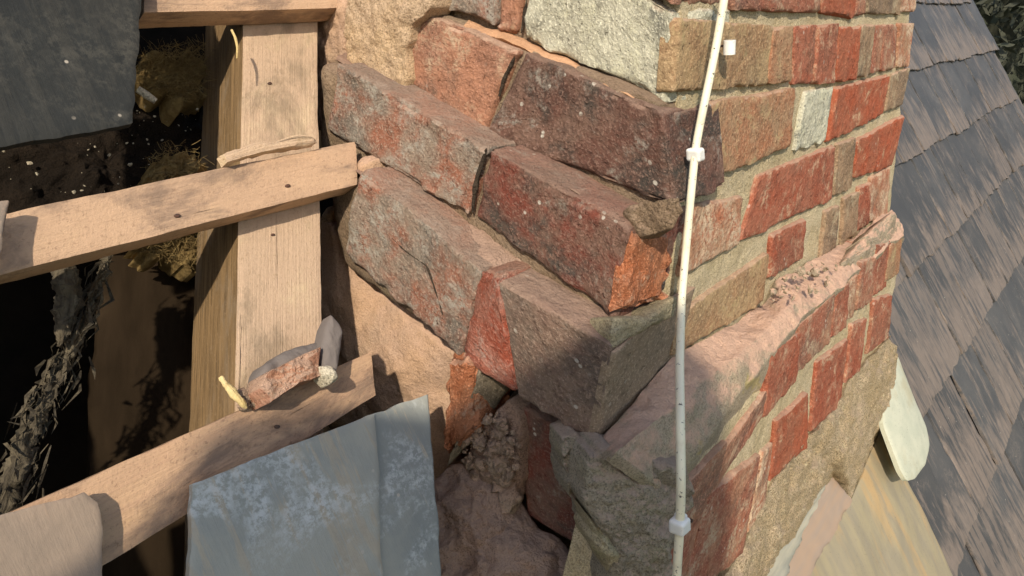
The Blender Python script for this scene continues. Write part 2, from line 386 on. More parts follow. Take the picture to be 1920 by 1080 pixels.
def wood_mat(name, c1, c2, dark, dust=0.5, dustcol=(0.60, 0.42, 0.30), grain=1.0, knots=0.6, side=None, stains=0.5):
    t = NT(name)
    g = t.noise(22, 6, 0.65, stretch=(0.35, 5, 5), dist=0.4); g2 = t.noise(60, 5, 0.65, stretch=(0.22, 7, 7), dist=0.2)
    c = t.mix(t.band(g, 0.35, 0.65), c1, c2)
    c = t.mix(t.math('MULTIPLY', t.band(g2, 0.5, 0.68), 0.6 * grain), c, dark)
    c = t.mix(t.math('MULTIPLY', t.band(t.noise(17, 5, 0.6, stretch=(0.6, 1.2, 1.2)), 0.54, 0.72), stains), c, tuple(x * 0.55 + 0.03 for x in dark))
    crack = t.math('MULTIPLY', t.band(t.noise(16, 4, 0.6, stretch=(0.25, 12, 12), dist=0.1), 0.66, 0.70), grain)
    c = t.mix(t.math('MULTIPLY', crack, 0.8), c, tuple(x * 0.35 for x in dark))
    kn = t.math('SUBTRACT', 1.0, t.band(t.voro(9, feature='F1'), 0.045, 0.10))
    c = t.mix(t.math('MULTIPLY', kn, knots), c, tuple(x * 0.6 for x in dark))
    if side is not None:      # faces that do not catch dust keep the bare old timber
        up = t.band(t.dot(RN), 0.55, 0.8); bare = t.mix(t.band(g, 0.35, 0.65), side, tuple(x * 1.7 for x in side))
        bare = t.mix(t.math('MULTIPLY', t.band(g2, 0.48, 0.66), 0.7), bare, tuple(x * 0.35 for x in side)); c = t.mix(up, bare, c)
    d = t.math('MULTIPLY', t.math('MULTIPLY', t.band(t.noise(24, 6, 0.7), 0.26, 0.50), t.band(t.dot(RN), 0.5, 0.8)), dust)
    c = t.mix(d, c, t.mix(t.noise(320, 3, 0.8), dustcol, tuple(x * 0.7 for x in dustcol)))
    sm = t.math('MULTIPLY', t.band(t.noise(10, 6, 0.7, stretch=(0.8, 1.6, 1.6), dist=0.5), 0.50, 0.66), stains * 0.8)
    c = t.mix(sm, c, tuple(x * 0.6 + 0.045 for x in dark))
    sm2 = t.math('MULTIPLY', t.band(t.noise(42, 5, 0.75), 0.60, 0.70), stains * 0.5)
    c = t.mix(sm2, c, tuple(x * 0.7 + 0.02 for x in dark))
    c = t.mix(t.math('MULTIPLY', t.band(t.noise(300, 3, 0.7), 0.58, 0.68), 0.45), c, tuple(x * 0.9 for x in dark))
    t.bump(t.noise(1.0, 4, 0.6, stretch=(160, 25, 25)), 0.25, 0.0015)
    t.bump(g2, 0.7 * grain, 0.003); t.bump(t.math('SUBTRACT', 1.0, crack), 0.8, 0.003); t.bump(t.noise(400, 3, 0.7), 0.5, 0.0012)
    return t.done(c, 0.88, 0.2)
W = {
 'batten': wood_mat('wood_batten', (0.54, 0.37, 0.24), (0.58, 0.39, 0.25), (0.27, 0.17, 0.11), dust=0.9, dustcol=(0.60, 0.40, 0.265), stains=1.0, grain=0.55),
 'batten_dark': wood_mat('wood_batten_stained', (0.52, 0.34, 0.20), (0.44, 0.27, 0.17), (0.20, 0.12, 0.08), dust=0.55, dustcol=(0.58, 0.38, 0.25), stains=0.95, grain=0.6),
 'rafter': wood_mat('wood_rafter', (0.56, 0.43, 0.28), (0.60, 0.46, 0.31), (0.34, 0.24, 0.14), dust=1.0, grain=0.5, dustcol=(0.57, 0.41, 0.285), side=(0.17, 0.11, 0.055), stains=0.9),
 'pale': wood_mat('wood_pale', (0.66, 0.50, 0.32), (0.70, 0.52, 0.36), (0.36, 0.22, 0.12), dust=0.6, stains=0.2, knots=0.0),
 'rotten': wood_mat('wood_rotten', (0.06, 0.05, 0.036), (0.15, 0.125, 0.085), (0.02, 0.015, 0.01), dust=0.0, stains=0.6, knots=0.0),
 'straw': wood_mat('straw', (0.62, 0.46, 0.20), (0.70, 0.55, 0.28), (0.4, 0.28, 0.10), dust=0.0, stains=0.1, knots=0.0),
}
def slate_mat(name, base, var, streak_col, streak=0.5, ends=0.5, patch=None, patch_amt=0.4, rough=0.55, axis='y', tail=0.09):
    t = NT(name); st = (70, 5, 5) if axis == 'y' else (1, 1, 1)
    c = t.mix(t.band(t.noise(9, 5, 0.6), 0.35, 0.65), base, var)
    c = t.mix(t.band(t.rand, 0.0, 1.0), c, t.mix(0.5, c, tuple(x * 0.7 for x in base)))
    s = t.noise(1.0, 7, 0.7, stretch=(85, 8, 8), dist=0.2); big = t.noise(1.0, 5, 0.65, stretch=(18, 7, 7), dist=0.3)
    rv = t.math('FRACT', t.math('MULTIPLY', t.rand, 37.7))
    m = t.band(t.math('ADD', t.math('ADD', t.math('MULTIPLY', s, 0.58), t.math('MULTIPLY', big, 0.42)), t.math('MULTIPLY', t.math('SUBTRACT', rv, 0.5), 0.12)), 0.53, 0.58)
    if ends:
        y = t.sep(t.raw, 1); g = t.math('SUBTRACT', 1.0, t.band(t.math('ADD', y, t.math('ADD', t.math('MULTIPLY', t.math('SUBTRACT', big, 0.5), 0.42), t.math('MULTIPLY', t.math('SUBTRACT', rv, 0.5), -0.10))), 0.015, tail))
        m = t.math('MAXIMUM', t.math('MULTIPLY', m, streak), t.math('MULTIPLY', t.math('MULTIPLY', g, t.band(s, 0.36, 0.52)), ends))
    else: m = t.math('MULTIPLY', m, streak)
    c = t.mix(m, c, t.mix(t.noise(60, 4), streak_col, tuple(x * 0.6 for x in streak_col)))
    if patch is not None:
        c = t.mix(t.math('MULTIPLY', t.math('MULTIPLY', t.band(t.noise(11, 6, 0.7, dist=0.5), 0.50, 0.66), t.band(t.noise(160, 4, 0.75), 0.40, 0.6)), patch_amt), c, patch)
    sp = t.math('SUBTRACT', 1.0, t.band(t.voro(55), 0.05, 0.10)); c = t.mix(t.math('MULTIPLY', sp, t.math('MULTIPLY', t.band(t.noise(17, 2), 0.5, 0.6), 0.7)), c, (0.5, 0.45, 0.38))
    t.bump(s, 0.35, 0.003); t.bump(t.noise(260, 4, 0.65), 0.3, 0.0012)
    return t.done(c, rough, 0.22)
S = {
 'roof': slate_mat('slate_roof', (0.070, 0.071, 0.074), (0.094, 0.093, 0.093), (0.34, 0.265, 0.215), streak=0.42, ends=0.58, patch=(0.19, 0.16, 0.14), patch_amt=0.45),
 'dark': slate_mat('slate_dark', (0.024, 0.027, 0.028), (0.032, 0.035, 0.035), (0.12, 0.11, 0.09), streak=0.12, ends=0.0, patch=(0.15, 0.14, 0.115), patch_amt=0.22, rough=0.85),
 'blue': slate_mat('slate_blue_grey', (0.25, 0.275, 0.265), (0.38, 0.38, 0.33), (0.50, 0.44, 0.34), streak=0.8, ends=0.0, patch=(0.62, 0.66, 0.67), patch_amt=0.6, rough=0.7),
 'dusty': slate_mat('slate_dusty', (0.24, 0.19, 0.15), (0.33, 0.25, 0.19), (0.42, 0.30, 0.22), streak=0.6, ends=0.0, patch=(0.17, 0.15, 0.135), patch_amt=0.85, rough=0.9),
 'chip': slate_mat('slate_chip', (0.16, 0.14, 0.13), (0.2, 0.17, 0.155), (0.3, 0.25, 0.2), streak=0.4, ends=0.0, rough=0.8),
}
def plain_mat(name, c1, c2, rough=0.5, spec=0.4, scale=60, bump=0.2, stretch=None, metal=0.0, specks=0.0, c3=None):
    t = NT(name); n = t.noise(scale, 5, 0.6, stretch=stretch); c = t.mix(t.band(n, 0.35, 0.65), c1, c2)
    if c3 is not None: c = t.mix(t.band(t.noise(scale * 0.45, 5, 0.6, stretch=stretch), 0.52, 0.68), c, c3)
    if specks: c = t.mix(t.math('MULTIPLY', t.band(t.noise(330, 3, 0.6), 0.62, 0.70), specks), c, (0.08, 0.07, 0.06))
    if bump: t.bump(n, bump, 0.002); t.bump(t.noise(500, 3, 0.6), bump * 0.5, 0.0006)
    t.b.inputs['Metallic'].default_value = metal
    return t.done(c, rough, spec)
MT = {
 'cable': plain_mat('cable_white', (0.80, 0.75, 0.56), (0.76, 0.72, 0.55), 0.5, 0.35, 50, 0.05, specks=0.9, c3=(0.60, 0.53, 0.38)),
 'clip': plain_mat('clip_white', (0.82, 0.82, 0.78), (0.76, 0.76, 0.72), 0.4, 0.4, 80, 0.05, specks=0.25),
 'nail': plain_mat('nail_rust', (0.10, 0.05, 0.035), (0.05, 0.035, 0.03), 0.7, 0.3, 200, 0.3),
 'lead': plain_mat('lead_sheet', (0.27, 0.235, 0.17), (0.33, 0.28, 0.18), 0.5, 0.4, 1.0, 0.25, stretch=(40, 9, 9), c3=(0.42, 0.29, 0.15), specks=0.35),
 'soaker': plain_mat('flap_pale', (0.42, 0.44, 0.35), (0.48, 0.49, 0.39), 0.65, 0.25, 30, 0.15, specks=0.4, c3=(0.42, 0.40, 0.29)),
 'pinklead': plain_mat('lead_pinkish', (0.36, 0.26, 0.19), (0.32, 0.25, 0.20), 0.75, 0.2, 1.0, 0.2, stretch=(60, 10, 10)),
 'greylead': plain_mat('lead_grey', (0.27, 0.27, 0.23), (0.36, 0.34, 0.27), 0.65, 0.3, 1.0, 0.3, stretch=(50, 12, 12)),
 'glasswool': plain_mat('glass_wool', (0.17, 0.115, 0.05), (0.26, 0.185, 0.08), 0.95, 0.05, 120, 0.9),
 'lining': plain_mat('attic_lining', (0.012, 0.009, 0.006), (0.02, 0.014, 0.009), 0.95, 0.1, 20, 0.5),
 'grass': plain_mat('ground_grass', (0.05, 0.065, 0.03), (0.08, 0.085, 0.05), 0.95, 0.1, 0.6, 0.0),
 'leaf': plain_mat('hedge_leaf', (0.035, 0.042, 0.028), (0.065, 0.068, 0.05), 0.8, 0.2, 2.0, 0.0),
 'white': mortar_mat('mortar_white_lump', (0.66, 0.58, 0.44), (0.7, 0.64, 0.5), green=0.1, dirt=0.2),
}

# ================================================================== the setting
def plane_quad(name, pts, mat, kind=None, parent=None):
    o = make_obj(name, pts, [(0, 1, 2, 3)], mat, parent, np.array(pts), smooth=False)
    if kind: o['kind'] = kind
    return o
plane_quad('ground', [(-120, -120, -6), (140, -120, -6), (140, 140, -6), (-120, 140, -6)], MT['grass'], 'structure')

# attic void behind the opened slope: lining boards, near-black in colour
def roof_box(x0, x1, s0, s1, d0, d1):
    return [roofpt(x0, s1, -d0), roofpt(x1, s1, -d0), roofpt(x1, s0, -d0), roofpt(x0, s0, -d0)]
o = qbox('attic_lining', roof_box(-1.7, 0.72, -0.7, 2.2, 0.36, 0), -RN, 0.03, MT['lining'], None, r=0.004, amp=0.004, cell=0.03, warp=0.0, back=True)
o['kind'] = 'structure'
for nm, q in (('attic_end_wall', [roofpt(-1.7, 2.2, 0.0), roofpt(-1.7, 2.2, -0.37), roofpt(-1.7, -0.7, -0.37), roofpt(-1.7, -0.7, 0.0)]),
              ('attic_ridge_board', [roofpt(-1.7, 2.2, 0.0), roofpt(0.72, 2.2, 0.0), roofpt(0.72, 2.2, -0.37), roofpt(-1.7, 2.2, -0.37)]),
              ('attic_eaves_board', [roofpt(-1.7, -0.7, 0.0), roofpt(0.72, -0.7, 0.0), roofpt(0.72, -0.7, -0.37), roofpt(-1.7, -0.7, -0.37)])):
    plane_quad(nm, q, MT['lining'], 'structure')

# ------------------------------------------------------------------ slate roof
roof = empty('slate_roof', tuple(roofpt(2.0, 0.0)))
tag(roof, 'dark grey slate roof slope with dusty worn tails to the right of the chimney', 'roof')
def child(o, parent):
    o.parent = parent; o.matrix_parent_inverse = Matrix.Translation(-Vector(parent.location)); return o
deck = qbox('roof_deck', [roofpt(0.70, 1.5, -0.004), roofpt(3.46, 1.5, -0.004), roofpt(3.46, -1.2, -0.004), roofpt(0.70, -1.2, -0.004)], -RN, 0.05, S['dark'], None, cell=0.1, amp=0, warp=0, back=True)
child(deck, roof)
SW, SL, GAUGE, S0 = 0.205, 0.47, 0.22, -0.055
slate_meshes = []
for k in range(6):
    w = SW - 0.007
    q = [(-w / 2, SL, 0), (w / 2, SL, 0), (w / 2, 0, 0), (-w / 2, 0, 0)]
    V, F, p = qbox_data(q, (0, 0, -1), 0.0075, r=0.001, amp=0.0011, cell=0.009, warp=0.0032, nscale=40, back=True, edge=1.0, wscale=30)
    ob = make_obj('slate', V, F, S['roof'], None, V.copy()); slate_meshes.append(ob.data); bpy.data.objects.remove(ob)
def lay_slate(x, s, parent, jig=1.0):
    ob = bpy.data.objects.new('slate', rng.choice(slate_meshes)); COL.objects.link(ob)
    tilt = math.atan2(0.020, SL); rz = rng.gauss(0, 0.006) * jig
    base = np.column_stack([RX, RU, RN]); Rm = Matrix([list(r) for r in base]) @ Matrix.Rotation(rz, 3, 'Z') @ Matrix.Rotation(-tilt + rng.gauss(0, 0.004) * jig, 3, 'X')
    pos = roofpt(x + rng.gauss(0, 0.002) * jig, s + rng.gauss(0, 0.004) * jig, (0.028 if x > 0.5 else 0.028 + OPEN) + rng.uniform(-0.001, 0.003) * jig)
    ob.matrix_world = Matrix.Translation(Vector(pos)) @ Rm.to_4x4()
    mwm = ob.matrix_world.copy(); ob.parent = parent; ob.matrix_parent_inverse = Matrix.Translation(-Vector(parent.location)); ob.matrix_basis = mwm
    return ob
for k in range(-5, 7):
    s = S0 + GAUGE * k; x = 0.78 + (SW / 2 if k % 2 else 0.0)
    if k % 2: lay_slate(0.78 - 0.0, s, roof)
    while x < 3.46 - SW * 0.4:
        lay_slate(x + 0.0, s, roof); x += SW
# slates of the untouched roof round the opened patch (outside the picture)
left_roof = empty('roof_covering', tuple(roofpt(-1.0, 0.5)))
tag(left_roof, 'untouched grey slates around the opened patch of roof, left of the chimney', 'roof')
def in_frame(x, s):
    for dx in (-SW * 0.55, -SW / 4, 0, SW / 4, SW * 0.55):
        for ds in (-0.03, 0, 0.06, 0.12, 0.18, 0.24, 0.30, 0.36, 0.42, SL):
            pp = project(roofpt(x + dx, s + ds, 0.03 + OPEN))
            if pp and -60 < pp[0] < 1980 and -60 < pp[1] < 1140: return True
    return False
for k in range(-2, 7):
    s = S0 + 0.02 + GAUGE * k
    for i in range(-7, 1):
        x = i * SW - 0.10 + (SW / 2 if k % 2 else 0)
        if x < -0.14 and not in_frame(x, s): lay_slate(x, s, left_roof)

# ================================================================== chimney
ch = empty('chimney_stack', (0, 0, -0.6))
tag(ch, 'weathered red brick chimney stack with crumbling stepped courses and sandy mortar', 'chimney')
def add(o): return child(o, ch)
core = qbox('chimney_core', [(0.016, 0.016, 1.02), (0.675, 0.016, 1.02), (0.675, 0.016, -0.95), (0.016, 0.016, -0.95)], (0, 1, 0), 0.40, MO['joint'], None, r=0.01, amp=0.002, cell=0.03, warp=0.001, back=True)
add(core)
IN_L = (1, 0, 0); IN_F = (0, 1, 0)
def fbrick(pts, key, d=0.0, depth=0.05, **k):
    a = dict(r=0.0024, amp=0.0011, cell=0.003, warp=0.0008, nscale=75, edge=1.5, wscale=16); a.update(k)
    cx = sum(p[0] for p in pts) / 4; cy = sum(p[1] for p in pts) / 4
    pts = [(x + (2.8 if x > cx else -2.8), y + (4.2 if y > cy else -4.0)) for x, y in pts]
    return add(qbox('brick', trace(FP(d), pts), IN_F, depth, B[key], None, **a))
def lbrick(pts, key, d, depth=0.09, **k):
    a = dict(r=0.0030, amp=0.0015, cell=0.0027, warp=0.0016, nscale=55, edge=2.0, wscale=14); a.update(k)
    cx = sum(p[0] for p in pts) / 4; cy = sum(p[1] for p in pts) / 4
    pts = [(x + (-0.5 if x > cx else 0.5), y + (4 if y > cy else -1.0)) for x, y in pts]
    return add(qbox('brick', trace(LP(d), pts), IN_L, depth, B[key], None, **a))

# pointing of the front face: upper courses, then the projecting lower courses
add(qbox('mortar_bed', trace(FP(-0.0034), [(1274, -190), (1724, -150), (1668, 420), (1258, 720)]), IN_F, 0.012, MO['cream'], None, r=0.005, amp=0.0022, cell=0.004, warp=0.003, nscale=60))
FD = 0.036
add(qbox('mortar_bed', trace(FP(FD - 0.0034), [(1225, 930), (1690, 452), (1655, 700), (1130, 1330)]), IN_F, 0.06, MO['cream'], None, r=0.006, amp=0.0020, cell=0.004, warp=0.003, nscale=60))

front = [
 # course A
 ([(1385, -70), (1537, -70), (1536, 19), (1380, 17)], 'dull'), ([(1546, -70), (1612, -70), (1600, 33), (1543, 20)], 'bright'),
 ([(1616, -70), (1630, -70), (1622, 24), (1606, 27)], 'dull'), ([(1636, -70), (1692, -70), (1686, 23), (1630, 23)], 'brown'),
 ([(1696, -70), (1722, -70), (1714, 18), (1691, 20)], 'mottle'),
 # course B
 ([(1276, 36), (1449, 53), (1438, 156), (1266, 170)], 'tan'), ([(1452, 55), (1487, 52), (1482, 150), (1443, 153)], 'clay'),
 ([(1493, 52), (1529, 50), (1522, 152), (1489, 154)], 'red'), ([(1540, 50), (1571, 48), (1563, 151), (1529, 153)], 'red'),
 ([(1579, 51), (1614, 53), (1604, 145), (1569, 151)], 'bright'), ([(1619, 49), (1640, 49), (1629, 138), (1609, 143)], 'brown'),
 ([(1644, 51), (1656, 50), (1647, 131), (1634, 136)], 'dull'), ([(1660, 50), (1681, 51), (1676, 126), (1654, 128)], 'dull'),
 ([(1690, 48), (1712, 48), (1702, 121), (1686, 124)], 'mottle'),
 # course C
 ([(1268, 214), (1322, 205), (1304, 350), (1262, 378)], 'purple'), ([(1338, 195), (1491, 168), (1481, 272), (1325, 338)], 'clay'),
 ([(1515, 175), (1561, 165), (1546, 261), (1495, 279)], 'lichen'), ([(1574, 167), (1668, 143), (1653, 212), (1556, 264)], 'bright'),
 ([(1675, 142), (1706, 129), (1690, 194), (1663, 206)], 'brown'),
 # course D
 ([(1300, 388), (1391, 372), (1386, 454), (1280, 520)], 'mottle'), ([(1427, 333), (1566, 275), (1558, 371), (1390, 452)], 'red'),
 ([(1575, 274), (1604, 262), (1594, 349), (1567, 367)], 'brown'), ([(1610, 269), (1696, 218), (1670, 309), (1605, 331)], 'bright'),
 # course E
 ([(1270, 590), (1441, 478), (1430, 572), (1262, 668)], 'tan'), ([(1452, 445), (1511, 414), (1503, 482), (1446, 520)], 'red'),
 ([(1552, 398), (1574, 388), (1566, 462), (1543, 480)], 'brown'), ([(1587, 376), (1611, 362), (1604, 436), (1581, 456)], 'brown'),
 ([(1615, 355), (1633, 345), (1628, 418), (1610, 430)], 'red'), ([(1637, 337), (1668, 316), (1662, 402), (1632, 412)], 'mottle'),
]
for pts, key in front: fbrick(pts, key, 0.0015 + rng.uniform(-0.0008, 0.0012), 0.014 if pts[0][0] < 1290 else 0.05)
lower = [
 ([(1674, 470), (1690, 446), (1682, 502), (1664, 520)], 'clay'), ([(1649, 470), (1668, 462), (1658, 528), (1640, 547)], 'red'),
 ([(1621, 502), (1641, 490), (1632, 556), (1611, 573)], 'dull'), ([(1594, 535), (1606, 524), (1598, 582), (1587, 592)], 'mottle'),
 ([(1577, 552), (1591, 540), (1583, 605), (1562, 626)], 'red'), ([(1503, 622), (1563, 562), (1553, 632), (1494, 697)], 'dull'),
 ([(1450, 668), (1500, 632), (1490, 705), (1436, 778)], 'red'), ([(1372, 822), (1440, 735), (1424, 796), (1344, 912)], 'dull'),
 ([(1298, 912), (1362, 838), (1336, 925), (1284, 995)], 'dull'),
 ([(1645, 571), (1671, 562), (1662, 625), (1632, 656)], 'red'), ([(1604, 619), (1623, 607), (1609, 685), (1589, 706)], 'red'),
 ([(1538, 690), (1588, 644), (1572, 752), (1524, 802)], 'red'), ([(1463, 800), (1513, 745), (1510, 828), (1448, 892)], 'bright'),
 ([(1332, 940), (1424, 862), (1390, 1030), (1276, 1130)], 'dull'), ([(1250, 1045), (1322, 955), (1268, 1135), (1190, 1220)], 'dull'),
 ([(1428, 858), (1446, 840), (1432, 930), (1404, 1000)], 'mottle'),
]
for pts, key in lower: fbrick([(x + (1.5 if x > sum(q[0] for q in pts) / 4 else -1.5), y + (7 if y > sum(q[1] for q in pts) / 4 else -7)) for x, y in pts], key, FD + 0.0015 + rng.uniform(-0.0008, 0.0012))

# left cheek: stepped, crumbling courses (each with its own offset)
D1, D2, D3, D4, D5 = 0.0, 0.020, 0.060, 0.092, 0.065
for d, q in ((-0.006, [(700, -260), (1255, -150), (1243, 230), (590, 120)]), (0.014, [(640, -40), (1240, 190), (1240, 410), (600, 240)]),
             (0.053, [(590, 110), (1172, 420), (1140, 615), (600, 330)]), (0.084, [(596, 300), (1135, 650), (1100, 832), (640, 505)])):
    add(qbox('mortar_bed', trace(LP(d), q), IN_L, 0.07, MO['joint'], None, r=0.012, amp=0.003, cell=0.004, warp=0.002, nscale=45, edge=0.3, wscale=9))
left = [
 ([(985, -270), (1272, -170), (1262, 8), (990, -120)], 'salmon', D1 + 0.006), ([(992, -108), (1268, 20), (1254, 192), (978, 66)], 'lichen', D1 + 0.002),
 ([(938, -80), (985, -70), (972, 62), (938, 50)], 'salmon', D1), ([(815, -80), (932, -80), (928, 44), (812, 2)], 'pinkgrey', D1 + 0.004),
 ([(775, 22), (973, 92), (906, 246), (752, 150)], 'salmon', D2), ([(981, 97), (1244, 214), (1266, 386), (912, 246)], 'purple', D2),
 ([(630, 118), (909, 277), (880, 398), (606, 245)], 'pinkgrey', D3), ([(918, 283), (1180, 427), (1152, 594), (888, 405)], 'maroon', D3),
 ([(672, 322), (905, 500), (862, 662), (642, 478)], 'pinkgrey', D4), ([(903, 506), (932, 524), (972, 744), (862, 664)], 'rawred', D4 + 0.002),
 ([(930, 524), (1146, 650), (1114, 826), (970, 742)], 'greybrown2', D4),
 ([(962, 758), (1104, 832), (1116, 1046), (985, 965)], 'maroon', D5),
]
for pts, key, d in left:
    if key == 'greybrown2': lbrick(pts, key, d, 0.125, r=0.002, amp=0.0011, warp=0.001)
    else: lbrick(pts, key, d)
# smooth brown end of the overhanging corner brick
tl, bl = LP(D4)(1146, 650), LP(D4)(1114, 829); yo = np.array([0.0005, -0.0022, 0]); xo = np.array([0.125, 0, 0])
add(qbox('brick', [tl + yo + (0, 0, -0.003), tl + yo + xo + (0, 0, 0.010), bl + yo + xo + (0, 0, 0.006), bl + yo + (0, 0, 0.003)], IN_F, 0.008, B['greybrown'], None, r=0.0015, amp=0.0009, cell=0.003, warp=0.0008, nscale=50))
# returns of the stepped corner seen on the front
fbrick([(1186, 440), (1258, 426), (1250, 560), (1172, 590)], 'orange', 0.001, 0.012, amp=0.003, warp=0.003, r=0.004)
MO['crack'] = mortar_mat('crack_dark', (0.05, 0.038, 0.028), (0.08, 0.06, 0.045), green=0.0, dirt=0.5)
for d, line, w in ((D2 + 0.0005, [(972, 92), (960, 118), (944, 150), (936, 180)], 0.0016), (D3 + 0.001, [(912, 278), (902, 310), (892, 345), (886, 398)], 0.0022), (D2 + 0.002, [(806, 18), (775, 45), (757, 85), (752, 120)], 0.002), (D4 + 0.001, [(720, 432), (760, 470), (800, 498), (815, 540), (830, 590)], 0.0010), (D1 + 0.001, [(988, 0), (984, 30), (978, 62)], 0.002)):
    add(tube('crack_line', trace(LP(d - 0.001), line), [w * 0.3, w, w, w * 0.3], MO['crack'], None, sides=8, n=50, amp=0.0012, nscale=150, sm=2))  # thin near-black strands laid along cracks and joint gaps
# weathered ledges on the steps
def ledge(up, du, lo, dl, mat, amp=0.005, bow=0.001):
    return add(loft('ledge', [trace(LP(du), up), trace(LP(dl), [(x, y - 5) for x, y in lo])], mat, None, n=150, m=10, inward=(0.75, 0, -0.65), thick=0.02, amp=amp, nscale=45, warp=0.003, bow=bow))
MO['ledge_orange'] = mortar_mat('ledge_orange_dust', (0.52, 0.28, 0.15), (0.58, 0.33, 0.19), green=0.0, dirt=0.3, grain=0.5, dust=0.4, dirtcol=(0.30, 0.16, 0.09), dustcol=(0.62, 0.38, 0.24))
MO['ledge_pink'] = mortar_mat('ledge_pink_dust', (0.34, 0.22, 0.16), (0.38, 0.26, 0.19), green=0.1, dirt=0.6, grain=0.8, dust=0.7, dirtcol=(0.13, 0.085, 0.06), dustcol=(0.45, 0.30, 0.225))
ledge([(880, 35), (975, 72), (1110, 132), (1240, 196)], D1 - 0.004, [(870, 56), (978, 97), (1110, 153), (1243, 217)], D2 - 0.009, MO['ledge_orange'])
ledge([(650, 96), (770, 190), (905, 246), (1010, 302), (1180, 384), (1215, 398)], D2 - 0.008, [(632, 120), (760, 190), (905, 275), (1050, 352), (1190, 432)], D3 - 0.011, MO['ledge_pink'])
ledge([(625, 262), (690, 306), (800, 356), (890, 408), (1010, 502), (1155, 600)], D3 - 0.014, [(668, 322), (780, 405), (905, 503), (1030, 585), (1146, 656)], D4 - 0.011, MO['ledge_pink'])

# parging and mortar lumps on the cheek
def lump(name, plane, pts, nrm, mat, **k):
    a = dict(bulge=0.012, thick=0.03, amp=0.005, nscale=55, rings=26, n=170, jitter=0.003, power=2.5); a.update(k)
    return add(star(name, trace(plane, pts), nrm, mat, None, **a))
NL = (-1, 0, 0)
lump('mortar_lump', LP(0.030), [(662, -40), (815, -40), (808, 12), (775, 45), (757, 105), (766, 150), (752, 200), (700, 178), (652, 128), (640, 60)], NL, MO['yellow'], bulge=0.003, amp=0.005, nscale=85, soft=1, rings=40, octv=5)
lump('mortar_lump', LP(0.012), [(585, -40), (680, -40), (680, 130), (640, 120), (606, 250), (585, 250)], NL, MO['parge'], bulge=0.004, amp=0.006)
lump('parging', LP(0.062), [(560, 420), (625, 420), (650, 480), (705, 545), (855, 665), (845, 720), (850, 860), (830, 960), (740, 930), (640, 850), (590, 740), (560, 640)], NL, MO['parge'], bulge=0.020, amp=0.006, nscale=30, thick=0.06, rings=34)
lump('mortar_lump', LP(0.050), [(604, 392), (646, 374), (640, 420), (630, 452), (606, 458)], NL, MO['yellow'], bulge=0.010, amp=0.004, n=60, rings=10)
lump('mortar_lump', LP(0.066), [(672, 300), (702, 296), (706, 322), (690, 340), (670, 330)], NL, MO['parge'], bulge=0.010, amp=0.003, n=60, rings=10)
lump('mortar_lump', LP(0.048), [(1168, 388), (1215, 382), (1275, 372), (1290, 395), (1262, 430), (1200, 446), (1170, 428)], unit([-0.6, -0.6, 0.4]), MO['joint'], bulge=0.003, amp=0.008, nscale=80, n=140, rings=24, octv=5)
lump('mortar_lump', FP(0.006), [(1152, 596), (1205, 590), (1262, 556), (1266, 592), (1200, 625), (1148, 652)], unit([-0.3, -0.9, 0.3]), MO['dirty'], bulge=0.006, amp=0.006, n=100, rings=14)
# broken orange brick at the foot of the cheek
lbrick([(836, 664), (893, 688), (884, 806), (832, 858)], 'orange', 0.098, 0.05, amp=0.004, r=0.006)
add(qbox('brick', [LP(0.098)(893, 690), LP(0.070)(948, 728), LP(0.070)(896, 818), LP(0.095)(846, 866)], (1, 0.3, 0), 0.05, B['olive'], None, r=0.004, amp=0.003, cell=0.004, warp=0.003))
# pink dusted bricks and rubble at the foot
foot = unit([-0.62, -0.42, 0.66])
FPn = lambda px, py: hit(px, py, LP(0.085)(960, 990), foot)
lump('mortar_lump', FPn, [(800, 905), (850, 868), (900, 862), (952, 905), (1010, 985), (1075, 1035), (1130, 1060), (1130, 1180), (800, 1180)], foot, MO['foot'], bulge=0.018, amp=0.012, nscale=40, octv=5, rings=50, n=260, thick=0.12, power=4)
lump('mortar_lump', FPn, [(868, 985), (905, 950), (1060, 1040), (1085, 1120), (900, 1160)], foot, MO['foot'], bulge=0.022, amp=0.008, nscale=60, thick=0.03, power=5, n=120, rings=18)
# grey mortar haunch at the corner
lump('mortar_haunch', KP(0.001), [(1104, 852), (1132, 838), (1190, 850), (1284, 872), (1298, 950), (1262, 1010), (1262, 1180), (1130, 1180), (1142, 1080), (1130, 1010), (1092, 950), (1098, 890)], KN, MO['grey'], bulge=0.006, amp=0.011, nscale=48, thick=0.07, power=5, rings=64, n=320, jitter=0.0035, octv=5)
lump('mortar_lump', KP(-0.030), [(1056, 822), (1082, 812), (1100, 850), (1112, 930), (1098, 962), (1066, 930), (1054, 880)], KN, MO['grey'], bulge=0.004, amp=0.013, nscale=75, n=160, rings=30, octv=5, jitter=0.004)
lump('mortar_lump', KP(-0.004), [(1096, 958), (1128, 985), (1160, 1010), (1170, 1060), (1140, 1075), (1108, 1010)], KN, MO['dirty'], bulge=0.012, amp=0.010, nscale=70, n=100, rings=16)
lump('mortar_lump', LP(0.060), [(1020, 1090), (1085, 1035), (1118, 1040), (1150, 1090), (1140, 1180), (1020, 1180)], unit([-0.7, -0.6, 0.3]), MO['grey'], bulge=0.012, amp=0.008, nscale=50)

